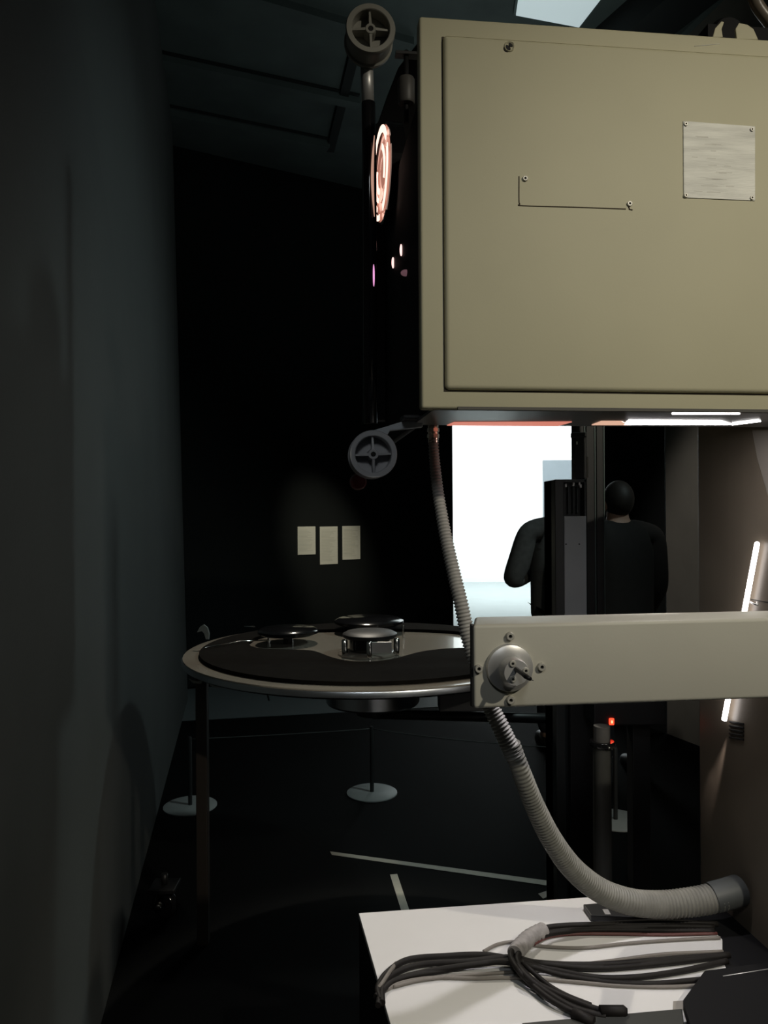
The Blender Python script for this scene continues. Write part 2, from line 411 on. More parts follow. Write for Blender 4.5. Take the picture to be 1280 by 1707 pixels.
l0, l1 = P.y(763, 677.5, -.001), P.y(763, 683, -.001)
mb = MB(); mb.box((l0.x, -.0012, l1.z), (XR, .004, l0.z), bevel=.0004); mb.build('bottom_lip', mat('lip_grey', (0.07, 0.065, 0.055), 0.6), housing)
# underside: dark tray, red lit slot, white lamp slot
ub = zbot
def up(px, py): return P.z(px, py, ub - 0.0015)
mb = MB(); mb.box((x0 + 0.022, 0.012, ub - 0.001), (XR, 0.235, ub + 0.004)); mb.build('underside_tray', mat('tray_grey', (0.22, 0.22, 0.21), 0.3, metal=0.4, var=0.1), pr)
def slot(name, pix, m, parent=pr, zoff=0.0025, th=0.0015):
    pts = [P.z(px, py, ub - zoff) for px, py in pix]
    mb = MB(); mb.prism(pts, (0, 0, th)); return mb.build(name, m, parent)
o = slot('lamp_slot', [(757, 704.5), (953, 704), (930, 710.5), (745, 709.5)], M['redpanel']); o['label'] = 'glowing red slot in the underside'
o = slot('lamp_slot', [(1002, 703), (1036, 703), (1042, 706), (1048, 709), (986, 709)], M['peachpanel']); o['label'] = 'peach glowing slot in the underside'
o = slot('lamp_slot', [(1048, 702), (1203, 703), (1219, 708.5), (1040, 708.5)], M['whitelamp']); o['label'] = 'bright white lamp slot in the underside'
o = slot('lamp_slot', [(1220, 706.5), (1263, 701), (1268, 703), (1220, 709)], M['whitelamp'])
o = slot('lamp_slit', [(1120, 689.6), (1233, 689.6), (1233, 690.8), (1120, 690.8)], M['whitelamp'])
# small bracket at the lower left corner
mb = MB(); c = P.y(668, 694, 0.20); d2 = P.y(735, 703, 0.20); mb.box((c.x, 0.17, d2.z), (d2.x, 0.215, c.z), bevel=0.004)
mb.build('corner_bracket', M['black'], pr)

# left film side, black housing with round lit port
mb = MB()
prof = [P.y(700, 70, 0.40), P.y(632, 196, 0.40)]
xs = x0 - 0.004
mb.box((x0 + 0.030, 0.026, zbot + 0.004), (x0 + .049, 0.80, ztop - 0.03), bevel=0.006)
dk = [P.y(px, py, 0.79) for px, py in ((697, 70), (664, 112), (645, 160), (630, 204), (606, 215), (606, 700), (697, 700))]
film_side = mb.build('film_compartment', M['matteblack'], pr, smooth=35)
mb = MB(); mb.prism(dk, (0, 0.05, 0), bevel=0.003); mb.build('side_plate', M['matteblack'], film_side)
# round port, its normal pointing left
def port(px, py, ly, rr, lx_off):
    c = P.y(px, py, ly); return c
pc = P.x(641, 291, x0 + 0.012)
side = Vector((-0.998, -0.062, 0)).normalized()
rad = 71 / F * (pc - P.c).length * 0.97
lens = MB().lathe([(rad * 1.06, -0.03), (rad * 1.06, 0.004), (rad, 0.006), (rad, 0.0)], pc, side, 56).build('lens_ring', M['gloss'], pr)
mb = MB(); mb.lathe([(rad, 0.001), (rad * .80, 0.002), (rad * .78, 0.006), (rad * .60, 0.003), (rad * .58, 0.008), (rad * 0.38, 0.006), (0, 0.010)], pc, side, 56)
mb.build('lens_glass', M['lens'], lens)
mb = MB()
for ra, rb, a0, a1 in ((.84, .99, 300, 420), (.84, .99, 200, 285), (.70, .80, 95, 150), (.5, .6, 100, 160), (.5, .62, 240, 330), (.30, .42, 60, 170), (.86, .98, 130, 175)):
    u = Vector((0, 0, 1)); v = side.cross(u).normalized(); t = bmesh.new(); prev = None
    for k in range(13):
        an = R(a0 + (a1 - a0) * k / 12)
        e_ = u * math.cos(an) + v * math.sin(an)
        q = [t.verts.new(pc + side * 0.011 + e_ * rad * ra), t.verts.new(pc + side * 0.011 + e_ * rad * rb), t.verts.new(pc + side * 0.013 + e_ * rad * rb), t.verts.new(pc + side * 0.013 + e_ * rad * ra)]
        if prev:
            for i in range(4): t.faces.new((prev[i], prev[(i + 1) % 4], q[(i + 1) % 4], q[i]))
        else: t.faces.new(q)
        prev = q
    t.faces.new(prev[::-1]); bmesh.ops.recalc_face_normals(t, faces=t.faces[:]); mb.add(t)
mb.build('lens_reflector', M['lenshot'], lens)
mb = MB(); u = Vector((0, 0, 1)); v = side.cross(u).normalized()
sh = [P.y(624, 226 + k * 9, 0.232) + Vector((-0.004 * math.sin(math.pi * k / 15), 0, 0)) for k in range(16)]
mb.tube(sh, [0.0008 + 0.0022 * math.sin(math.pi * k / 15) for k in range(16)], 8); mb.build('lens_shell', mat('warm_shell', (0.7, 0.5, 0.4), 0.3, emit=(1.0, 0.55, 0.40), estr=0.45), lens)
# indicator lamps; violet and dim pinkish ones are reflections modelled as glowing beads
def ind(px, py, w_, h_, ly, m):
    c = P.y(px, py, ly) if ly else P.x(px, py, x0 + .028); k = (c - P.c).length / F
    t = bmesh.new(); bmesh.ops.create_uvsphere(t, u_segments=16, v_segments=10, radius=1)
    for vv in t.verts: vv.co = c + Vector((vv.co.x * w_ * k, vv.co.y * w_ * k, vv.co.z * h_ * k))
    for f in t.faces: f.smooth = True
    o = MB().add(t).build('indicator_or_glint', m, pr); return o
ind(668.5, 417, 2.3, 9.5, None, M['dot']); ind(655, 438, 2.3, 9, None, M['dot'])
ind(623, 459, 1.4, 18, 0.236, M['violet'])['label'] = 'tall violet glint on the roller post'
o = ind(676, 455, 8, 5, None, mat('dim_violet', (0.25, 0.12, 0.14), 0.5, emit=(1, 0.5, 0.6), estr=0.10)); o['label'] = 'dim pinkish reflection on the film side'
# black roller post with a chrome top
mb = MB(); mb.tube([P.y(614, 172, 0.25), P.y(616, 300, 0.25), P.y(617, 706, 0.25)], 11.5 / F * 1.56, 20); post = mb.build('roller_post', M['gloss'], pr)
mb = MB(); mb.tube([P.y(611, 92, 0.25), P.y(613, 172, 0.25)], 10.5 / F * 1.56, 24); mb.build('post_sleeve', M['steel'], post)
# film rollers
def film_roller(px, py, rpx, ly, depth, m):
    c = P.y(px, py, ly); k = (c - P.c).y / F; r = rpx * k
    ax = (0, 1, 0)
    mb = MB(); mb.lathe([(r * .74, 0.027), (r * .76, 0.0015), (r * .79, 0), (r * .97, 0), (r, 0.003), (r, 0.010), (r * 0.93, 0.013), (r * 0.93, depth - .012), (r, depth - .009), (r, depth - .002), (r * .97, depth), (0, depth)], c, ax, 56)
    mb.lathe([(r * .745, 0.027), (0, 0.027)], c, ax, 56)
    o = mb.build('film_roller', m, pr, smooth=35)
    mb = MB(); mb.lathe([(r * .10, 0.004), (r * .11, 0.002), (r * .2, 0.002), (r * .23, 0.006), (r * .25, 0.028)], c, ax, 28); mb.build('hub', m, o)
    mb = MB(); mb.lathe([(0, 0.003), (r * .105, 0.003)], c, ax, 20); mb.build('axle', M['hole'], o)
    for i in range(4):
        an = R(90 * i + 2); d = Vector((math.cos(an), 0, math.sin(an))); n = Vector((-d.z, 0, d.x)) * r * 0.035
        p_, q_ = c + d * r * .2, c + d * r * .75
        mb = MB(); mb.prism([p_ - n * 1.6 + Vector((0, .003, 0)), q_ - n + Vector((0, .007, 0)), q_ + n + Vector((0, .007, 0)), p_ + n * 1.6 + Vector((0, .003, 0))], (0, 0.022, 0)); mb.build('rib', m, o)
    return o
r1 = film_roller(618, 46, 42, 0.185, 0.056, M['roller']); r1['label'] = 'upper film roller on top of the post'
r2 = film_roller(622.5, 757, 40.5, 0.17, 0.05, M['roller2']); r2['label'] = 'lower film roller on a slanting arm'
mb = MB(); c = P.y(614, 62, 0.23); mb.tube([P.y(613, 66, 0.252), P.y(611, 100, 0.252)], 0.0125, 16); mb.build('roller_axle', M['black'], pr)
mb = MB(); mb.prism([P.y(605, 722, 0.20), P.y(640, 712, 0.20), P.y(668, 703, 0.20), P.y(705, 694, 0.20), P.y(705, 712, 0.20), P.y(650, 718, 0.20), P.y(640, 735, 0.20), P.y(620, 770, 0.20), P.y(605, 760, 0.2)], (0, 0.012, 0), bevel=0.002)
mb.build('roller_arm', M['eqgrey'], pr)
# small grey roller near the top
mb = MB(); c = P.y(677, 152, 0.26); mb.lathe([(0, -.026), (.0155, -.026), (.0175, -.022), (.0175, .022), (.0155, .026), (0, .026)], c, (0, 0, 1), 28); mb.build('guide_roller', mat('guide_grey', (0.07, 0.065, 0.06), 0.5), pr, smooth=40)
mb = MB(); mb.tube([P.y(677, 205, 0.26), P.y(677, 85, 0.26)], 0.005, 10); mb.box(P.y(660, 88, 0.25), P.y(702, 96, 0.27)); mb.build('guide_shaft', M['black'], pr)
# dark red knob below the lower roller
mb = MB(); c = P.y(597, 803, 0.27); mb.lathe([(0, -.012), (.014, -.010), (.017, -.004), (.017, .008), (0, .010)], c, (0, 1, 0), 28); mb.build('red_knob', mat('red_knob_plastic', (0.10, 0.012, 0.012), 0.35), pr, smooth=40)
mb = MB(); mb.tube([P.y(597, 803, 0.275), P.y(606, 770, 0.275), P.y(612, 745, 0.215)], 0.006, 10); mb.build('knob_stem', M['black'], pr)
# bent plates on the roof
def roof_plate(pix, ly, name):
    mb = MB(); mb.prism([P.y(px, py, ly) for px, py in pix], (0, 0.004, 0), bevel=0.001); return mb.build(name, M['beige'], pr)
roof_plate([(1188, 62), (1192, 47), (1203, 35), (1207, 37), (1203, 48), (1205, 62)], 0.05, 'roof_tab')
roof_plate([(1228, 65), (1226, 48), (1232, 38), (1246, 41), (1256, 48), (1264, 66)], 0.05, 'roof_tab')
mb = MB(); mb.lathe([(0, 0), (.030, 0), (.036, .01), (.036, .03), (0, .03)], P.y(1217, 55, 0.09), (0, 1, 0), 32); mb.box(P.y(1180, 62, 0.08), P.y(1290, 70, 0.12)); mb.build('roof_drum', M['matteblack'], pr, smooth=40)
mb = MB(); mb.tube(smooth_path([P.y(1300, 66, 0.12), P.y(1285, 40, 0.12), P.y(1262, 8, 0.12), P.y(1250, -30, 0.12)], 8), 0.012, 14); mb.build('roof_pipe', M['brown'], pr)

# horizontal beam arm
by0, by1 = -0.065, 0.03
f0 = P.y(788, 1046, by0); f1 = P.y(788, 1182, by0)
bz1 = f0.z + 0.004; bz0 = f1.z
bl_ = P.y(791, 1046, by1); mb = MB(); mb.prism([(f0.x, by0, bz0), (XR + .1, by0, bz0), (XR + .1, by1, bz0), (bl_.x, by1, bz0)], (0, 0, bz1 - bz0), bevel=0.006, seg=4); arm = mb.build('beam_arm', M['beam'], pr, smooth=35)
mb = MB(); mb.box((f0.x - 0.0025, by0 + 0.004, bz0 + .002), (f0.x + 0.004, by0 + .012, bz1 + .001), bevel=0.002); mb.build('end_cap', M['black'], arm)
fc = P.y(848, 1112, by0)
k = (fc - P.c).y / F; rf = 40.5 * k
mb = MB(); mb.lathe([(rf, 0.0), (rf, 0.007), (rf * .97, 0.010), (rf * .90, 0.011), (rf * .62, 0.020), (rf * .56, 0.024), (rf * .54, 0.042), (rf * .51, 0.044), (0, 0.044)], fc, (0, -1, 0), 64)
fl = mb.build('shaft_flange', M['steel'], arm, smooth=30)
for an in (150, 268, 30):
    c = fc + Vector((math.cos(R(an - 8)) * rf * .33, -0.044, math.sin(R(an - 8)) * rf * .33))
    pass
for px, py in ((854, 1106), (876, 1118), (854.5, 1132)):
    cap_screw(arm, P.y(px, py, by0 - 0.044), 0.0052, M['screw'], 'cap_screw', 0.003)[1].build('hex_socket', M['hole'], arm)
for px, py in ((849, 1060), (797, 1114), (901.5, 1111), (850, 1166)):
    cap_screw(arm, P.y(px, py, by0), 0.0068, M['screw'], 'cap_screw', 0.007)[1].build('hex_socket', M['hole'], arm)
mb = MB(); mb.tube([P.y(860, 1115, by0 - .044), P.y(872, 1124, by0 - .075), P.y(877, 1128, by0 - .090), P.y(884, 1132, by0 - .100)], [.0036, .0036, .0040, .0030], 10)
mb.tube([P.y(880, 1131, by0 - .096), P.y(889, 1134.5, by0 - .108)], [0.0012, 0.0006], 6); mb.build('shaft_key', M['black'], arm)

# pedestal behind, brown panelled, chamfered left side
def wl(px, dist):
    v = W.d(px, 853, dist); l = Matrix.Rotation(-PY, 3, 'Z') @ (Vector((v.x, v.y, 0)) - PO); return Vector((l.x, l.y, 0))
pa, pb = wl(1163, 1.92), wl(1300, 1.60)
plan = [pa, pb, pb + Vector((0.5, -0.02, 0)), pb + Vector((0.5, 0.62, 0)), pa + Vector((0.30, 0.28, 0))]
mb = MB(); mb.prism(plan, (0, 0, zbot + 0.076), bevel=0.006)
ped = mb.build('pedestal', M['brown'], pr, smooth=30)
pn = (pb - pa); pn.normalize(); pnn = Vector((pn.y, -pn.x, 0))
if pnn.x > 0: pnn = -pnn
pface = (pa, pnn)
def onped(px, py, off=0.0):
    d = P.ray(px, py); q = pa + pnn * off; t = (q - P.c).dot(pnn) / d.dot(pnn); return P.c + d * t
# post connecting beam to pedestal, to the right of the frame
mb = MB(); mb.box((XR - 0.02, by0 + 0.01, bz0 + 0.01), (XR + 0.10, 0.45, bz1 - 0.01), bevel=0.005); mb.build('beam_bracket', M['beam'], pr)
# leaning light tube on the pedestal
t0, t1 = onped(1262.5, 903, 0.014), onped(1207, 1200, 0.014)
mb = MB(); tt = []; rr_ = []
for i in range(7):
    tt.append(t0 + (t1 - t0).normalized() * 0.006 * (i / 6) ** 2); rr_.append(0.0054 * math.sin(math.pi / 2 * i / 6) + 1e-4)
mb.tube(tt + [t1], rr_ + [0.0060], 16); tube = mb.build('light_tube', M['tube'], pr); tube['label'] = 'white glowing tube leaning across the pedestal'
t2 = onped(1184, 1345, 0.002)
toW = lambda v: PO + Matrix.Rotation(PY, 3, 'Z') @ v
lamp('streak_spot', 'SPOT', toW(onped(1210, 1180, 0.022)), 4.0, (1.0, 0.86, 0.80), toW(onped(1190, 1300, 0.0)), spot_size=R(15), spot_blend=0.9, shadow_soft_size=0.004)  # added spot that draws the fading streak below the tube
mb = MB(); mb.prism([onped(1257, 717, .001), onped(1300, 717, .001), onped(1300, 880, .001), onped(1283, 825, .001), onped(1266, 765, .001)], pnn * .006, bevel=.002); mb.build('pedestal_brace', mat('brace_grey', (0.30, 0.27, 0.24), 0.5), ped)
# vent, hook, panel line
v0 = onped(1212, 1198, 0.003); uu = pn; mb = MB()
for i in range(5):
    q = onped(1216, 1203 + i * 6.5, 0.002); q1_ = onped(1239, 1207 + i * 6.5, 0.002)
    mb.tube([q, q1_], 0.0026, 6)
mb.build('vent_slot', M['hole'], ped)
mb = MB(); mb.tube(smooth_path([onped(1251, 1003, 0.0), onped(1255, 1006, 0.018), onped(1262, 1008, 0.02), onped(1262, 1004, 0.012)], 5), 0.0025, 8); mb.build('hook', M['steel'], ped)
mb = MB(); mb.tube([onped(1251, 999, 0.0005), onped(1290, 1006, 0.0005)], 0.0009, 5); mb.build('panel_joint', M['hole'], ped)

# base cabinet below the board
SZ = 0.62
def bz(px, py, z=SZ): return P.z(px, py, z)
cb = [bz(598, 1523), bz(987, 1496), bz(1140, 1484), wl(1185, 1.95), wl(1300, 1.60) + Vector((0.55, 0, 0)), bz(1400, 1690), bz(655, 1722)]
cb = [Vector((v.x, v.y, SZ - 0.012)) for v in cb]
mb = MB(); mb.prism(cb, (0, 0, -(SZ - 0.012)), bevel=0.002); basec = mb.build('base_cabinet', M['matteblack'], pr)
mb = MB(); mb.tube([bz(1045, 1493, SZ - .010), bz(1137, 1485, SZ - .010)], 0.003, 8); mb.build('cabinet_edge', M['chrome'], basec)

# ------------------------------------------------------------------ white board on the base
def wz(px, py, z=SZ): return W.z(px, py, z)
outl = [(598, 1522), (987, 1495), (1019, 1514), (1120, 1530), (1187, 1549), (1204, 1566), (1204, 1600), (1214, 1622), (1230, 1700), (655, 1722)]
mb = MB(); mb.prism([wz(*q) for q in outl], (0, 0, -0.012), bevel=0.001); o = mb.build('white_board', M['paper'])
tag(o, 'white board lying on the black base under the loose cables', 'board')
# black case bottom right and front lip
mb = MB(); q = [wz(1174, 1634, SZ + .001), wz(1138, 1684, SZ + .001), wz(1160, 1760, SZ + .001), wz(1420, 1740, SZ + .001), wz(1380, 1606, SZ + .001)]
mb.prism(q, (0, 0, 0.02), bevel=0.003)
cs = mb.build('equipment_case', M['matteblack']); tag(cs, 'flat black case at the lower right end of the white board', 'case')
mb = MB(); mb.tube([wz(1205, 1628, SZ + .020), wz(1300, 1613, SZ + .020)], 0.0016, 6); mb.build('edge_trim', M['steel'], cs)
mb = MB(); q = [wz(870, 1712, SZ + .001), wz(1090, 1692, SZ + .001), wz(1137, 1688, SZ + .001), wz(1150, 1790, SZ + .001), wz(860, 1800, SZ + .001)]
mb.prism(q, (0, 0, 0.008), bevel=0.002); o = mb.build('dark_strip', mat('dark_grey_strip', (0.03, 0.032, 0.028), 0.6)); tag(o, 'dark grey strip along the near edge of the white board', 'strip')
mb = MB(); mb.prism([wz(1122, 1669, SZ + .0012), wz(1150, 1667, SZ + .0012), wz(1140, 1683, SZ + .0012), wz(1121, 1686, SZ + .0012)], (0, 0, -0.0008)); o = mb.build('tape_patch', M['tapegrey']); tag(o, 'small grey tape patch on the white board beside the black case', 'tape')
# black connector block under the hose
mb = MB(); q = [wz(972, 1517, SZ + .001), wz(1010, 1514, SZ + .001), wz(1140, 1519, SZ + .001), wz(1130, 1541, SZ + .001), wz(985, 1536, SZ + .001)]
mb.prism(q, (0, 0, 0.014), bevel=0.002); cb_ = mb.build('connector_block', M['black']); tag(cb_, 'black connector block on the white board under the grey hose', 'connector')
mb = MB(); mb.box(wz(1004, 1517, SZ + .016), wz(1018, 1524, SZ + .018)); mb.build('latch', M['steel'], cb_)

# cables on the board
def cable(pix, r, m, label, lift=0.0, name='power_cable', n=10, group='loose cables on the white board'):
    pts = []
    for q in pix:
        z = SZ + r + 0.0006 + (q[2] if len(q) > 2 else 0) + lift
        pts.append(W.z(q[0], q[1], z))
    mb = MB(); mb.tube(smooth_path(pts, 10), r, n); o = mb.build(name, m); tag(o, label, 'cable', group); return o
cr = 0.0062
cable([(1212, 1592), (1130, 1598), (1020, 1607), (940, 1608), (870, 1602), (810, 1592), (740, 1594), (680, 1600), (645, 1622), (630, 1646), (634, 1668)], cr, M['rubber'], 'thick black cable forming the top of the left loop, running straight to the right')
cable([(1216, 1592), (1120, 1604), (1000, 1614), (900, 1606, .006), (850, 1596, .008), (780, 1603, .004), (700, 1608), (655, 1625), (638, 1648), (637, 1672)], cr, M['rubber'], 'second black cable of the left loop, just below the topmost one')
cable([(1212, 1602), (1140, 1618), (1060, 1629), (990, 1629), (920, 1616), (860, 1602, .010), (790, 1608, .008), (710, 1620), (660, 1634), (636, 1655), (630, 1676)], 0.0058, M['rubber'], 'black cable curving under the straight ones and rising at the right end')
cable([(1222, 1628), (1160, 1634), (1090, 1640), (1010, 1637), (940, 1626), (880, 1610, .012), (820, 1604, .011), (740, 1618), (680, 1628), (645, 1642), (626, 1662)], 0.0055, M['rubber'], 'lowest black cable on the right, ending beside the black case')
cable([(1200, 1640), (1120, 1645), (1030, 1643), (960, 1637), (900, 1632), (850, 1630), (790, 1631), (720, 1630), (670, 1638), (640, 1652)], 0.0036, M['greycable'], 'thin grey cable along the underside of the left loop', lift=-0.0005)
cable([(1205, 1586), (1110, 1590), (1030, 1600), (960, 1609), (890, 1618), (830, 1622), (770, 1626), (700, 1634), (655, 1645)], 0.0034, M['greycable'], 'thin grey cable crossing between the straight black cables')
cable([(660, 1606, .002), (648, 1622, .010), (636, 1640, .008), (628, 1650, .002)], 0.0040, M['greycable'], 'short pale grey cable end at the far left of the loop')
# upper bundle, from the right, through the sleeve, down to the connectors
cable([(1190, 1545), (1100, 1544), (1000, 1546), (940, 1547), (905, 1552), (880, 1566), (858, 1592, .006), (872, 1622, .016), (905, 1650, .004), (950, 1678), (985, 1690), (1010, 1695)], 0.0068, M['rubber'], 'thick black cable of the upper bundle, passing through the grey sleeve')
cable([(1190, 1552), (1100, 1551), (1000, 1550), (945, 1552, .004), (910, 1558, .004), (884, 1572, .005), (862, 1598, .018), (885, 1632, .006), (925, 1655), (965, 1672), (1000, 1684), (1040, 1686)], 0.0062, M['rubber'], 'black cable of the lower bundle ending in the longest black plug')
cable([(1196, 1540), (1090, 1537, .003), (1000, 1541, .006), (940, 1543, .006), (905, 1548, .006), (878, 1562, .008), (852, 1588, .018), (860, 1612, .022), (885, 1640, .008), (920, 1668, .006), (960, 1690), (975, 1702)], 0.0060, M['rubber'], 'black cable on the left side of the descending bundle')
cable([(870, 1604, .022), (890, 1622, .012), (915, 1643, .003), (945, 1660), (985, 1676)], 0.0050, M['rubber'], 'short black cable on the right edge of the descending bundle')
cable([(1195, 1556), (1110, 1558), (1030, 1557), (960, 1557), (915, 1562), (890, 1574, .004)], 0.0034, M['redcable'], 'thin dark red cable below the upper black bundle')
cable([(1200, 1563), (1120, 1567), (1040, 1573), (970, 1580), (900, 1577), (860, 1570), (830, 1574), (806, 1586)], 0.0034, M['greycable'], 'thin grey cable making a small arch left of the sleeve')
def sleeve(pix, r, label):
    pts = [W.z(x, y, SZ + r * 0.62 + z) for x, y, z in pix]
    path, tot = resample(smooth_path(pts, 8), 0.004)
    mb = MB(); mb.tube([p for p, _ in path], [r * (1 + 0.06 * math.sin(i * 1.9)) for i in range(len(path))], 16, cap=True); o = mb.build('cable_sleeve', M['sleeve'], smooth=60); tag(o, label, 'sleeve')
sleeve([(906, 1551, .003), (884, 1562, .004), (868, 1577, .006), (858, 1590, .010)], 0.0165, 'grey wrap sleeve around the upper cable bundle')
# plugs
mb = MB(); mb.tube([W.z(1000, 1686, SZ + .012), W.z(1040, 1686, SZ + .012), W.z(1046, 1687, SZ + .012)], [.0105, .0105, .006], 14); o = mb.build('cable_plug', M['rubber']); tag(o, 'black plug at the right end of the descending cable bundle', 'plug')
mb = MB(); mb.tube([W.z(955, 1690, SZ + .012), W.z(990, 1704, SZ + .012)], [.011, .009], 14); o = mb.build('cable_plug', M['rubber']); tag(o, 'black plug at the lowest end of the descending cable bundle', 'plug')

# ------------------------------------------------------------------ hoses
def ribbed(name, pix, r0, r1, pitch, amp, m, parent=None):
    pts = [W.d(*q) for q in pix]
    path = smooth_path(pts, 16); res, tot = resample(path, pitch / 6)
    rad_ = []
    for i, (p, f) in enumerate(res):
        r = r0 + (r1 - r0) * f; s_ = math.sin(2 * math.pi * i / 6)
        rad_.append(r * (1 + amp * s_))
    mb = MB(); mb.tube([p for p, _ in res], rad_, 24); return mb.build(name, m, parent)
c = W.d(722, 716, 1.56)
cond = empty('flexible_conduit', W.d(835, 1200, 1.45)); tag(cond, 'narrow ribbed metal conduit hanging from the projector underside, behind the beam', 'conduit')
def reparent(o, p):
    o.parent = p; o.matrix_parent_inverse = Matrix.Translation(p.location).inverted(); return o
reparent(ribbed('conduit_tube', [(722, 733, 1.56), (724, 765, 1.56), (730, 820, 1.54), (741, 885, 1.52), (755, 950, 1.50), (768, 1005, 1.48), (780, 1060, 1.47), (797, 1115, 1.46), (817, 1175, 1.455), (836, 1215, 1.45), (858, 1262, 1.45)], 0.0098, 0.0165, 0.0068, 0.10, M['conduit']), cond)
mb = MB(); mb.tube([W.d(721.5, 700, 1.56), W.d(722, 738, 1.56)], 0.0105, 24)
for yy in (717, 727): mb.tube([W.d(722, yy - 3, 1.56), W.d(722, yy + 3, 1.56)], 0.0125, 8)
reparent(mb.build('hose_fitting', M['brass'], None, smooth=40), cond)
hz = [(852, 1240, 1.45), (870, 1290, 1.46), (892, 1345, 1.50), (920, 1400, 1.55), (955, 1448, 1.61), (1000, 1484, 1.66), (1050, 1503, 1.69), (1100, 1508, 1.705), (1150, 1504, 1.71), (1190, 1497, 1.715), (1212, 1490, 1.72)]
hose = empty('corrugated_hose', W.d(1100, 1535, 1.70)); tag(hose, 'thick grey corrugated hose sweeping down to the pedestal foot', 'hose')
reparent(ribbed('hose_tube', hz, 0.0165, 0.0305, 0.0085, 0.06, M['hose']), hose)
mb = MB(); mb.tube([W.d(1186, 1497, 1.715), W.d(1212, 1490, 1.72), W.d(1232, 1484, 1.73)], [0.0325, 0.0325, 0.033], 28)
reparent(mb.build('hose_cuff', mat('cuff_grey', (0.07, 0.075, 0.075), 0.5), None, smooth=40), hose)

# ------------------------------------------------------------------ film platter
PH = 0.52; PZ = 1.55 - PH
PC = Vector((-0.066, 5.62 * PH, 0)); PR = 1.307 * PH
pl = empty('film_platter', PC); tag(pl, 'round glossy film platter on a stand, left of the projector beam', 'platter')
def pw(px, py, z): v = W.z(px, py, z); return v - PC
mb = MB(); mb.lathe([(0, 0), (PR, 0), (PR, 0.0), ], (0, 0, PZ), (0, 0, 1), 96)
mb.lathe([(PR, 0), (PR, -0.004), (0, -0.004)], (0, 0, PZ), (0, 0, 1), 96); plate_ = mb.build('platter_plate', M['platter'], pl)
mb = MB(); mb.lathe([(PR * .985, -.0045), (PR + .002, -.0045), (PR + .004, -.008), (PR + .004, -.022), (PR - .004, -.026), (PR * .985, -.026)], (0, 0, PZ), (0, 0, 1), 96, closed=True); rim = mb.build('platter_rim', M['rim'], pl, smooth=40); rim['label'] = 'silver rim'
mb = MB(); mb.lathe([(0, -.0262), (PR * .985, -.0262), (PR * .985, -.03), (0, -.03)], (0, 0, PZ), (0, 0, 1), 64); mb.build('platter_underside', M['gloss'], pl)
# film wound in a ring with a lobed open middle
lob = [(-.47, .10), (-.44, .0), (-.38, -.055), (-.30, -.07), (-.20, -.10), (-.12, -.23), (-.05, -.30), (.03, -.31), (.10, -.26), (.20, -.13), (.30, -.07), (.40, -.05), (.48, .0), (.51, .10), (.46, .24), (.36, .34), (.2, .40), (0, .42), (-.2, .41), (-.36, .36), (-.45, .24)]
inner = smooth_path([Vector((x, y, 0)) for x, y in lob] + [Vector((lob[0][0], lob[0][1], 0))], 6)[:-1]
t = bmesh.new(); n = len(inner); rows = [[], [], [], []]
for v in inner:
    e_ = Vector((v.x, v.y - .05, 0)).normalized() * PR * 0.915
    for r_, q, z in ((0, e_, .0005), (1, v, .0005), (2, e_, .013), (3, v, .013)): rows[r_].append(t.verts.new((q.x, q.y, PZ + z)))
for k in range(n):
    j = (k + 1) % n; o1, n1, o2, n2 = rows
    t.faces.new((o2[k], o2[j], n2[j], n2[k])); t.faces.new((o1[k], o1[j], o2[j], o2[k])); t.faces.new((n1[j], n1[k], n2[k], n2[j])); t.faces.new((o1[j], o1[k], n1[k], n1[j]))
bmesh.ops.recalc_face_normals(t, faces=t.faces[:])
MB().add(t).build('film_pack', M['film'], pl)['label'] = 'dark wound film'
# centre unit
hc = pw(612, 1090, PZ); hc.z = 0
hub = MB().lathe([(0.108, 0.001), (0.108, .006), (0.098, .012), (0.08, .014), (0, .014)], hc + Vector((0, 0, PZ)), (0, 0, 1), 56).build('centre_ring', M['platter'], pl, smooth=40)
mb = MB(); mb.lathe([(.075, .014), (.075, .060), (.070, .064), (0, .064)], hc + Vector((.01, 0, PZ)), (0, 0, 1), 40); mb.build('hub_drum', M['gloss'], hub, smooth=40)
mb = MB(); mb.lathe([(.092, .058), (.100, .064), (.100, .074), (.085, .082), (0, .082)], hc + Vector((.01, 0.01, PZ)), (0, 0, 1), 40); mb.build('hub_cap', M['black'], hub, smooth=40)
for dx, dy in ((-.09, -.05), (.0, -.098), (.098, -.03), (.06, .10)):
    q = hc + Vector((dx + .01, dy, PZ)); mb = MB(); mb.lathe([(0, .0), (.011, .002), (.011, .058), (.008, .062), (0, .062)], q, (0, 0, 1), 20); mb.build('hub_roller', M['chrome'], hub, smooth=40)
mb = MB(); q = hc + Vector((.06, -.098, PZ)); mb.box(q + Vector((-.045, 0, .018)), q + Vector((.03, .004, .060)), bevel=.002); mb.build('feed_plate', M['steel'], hub)
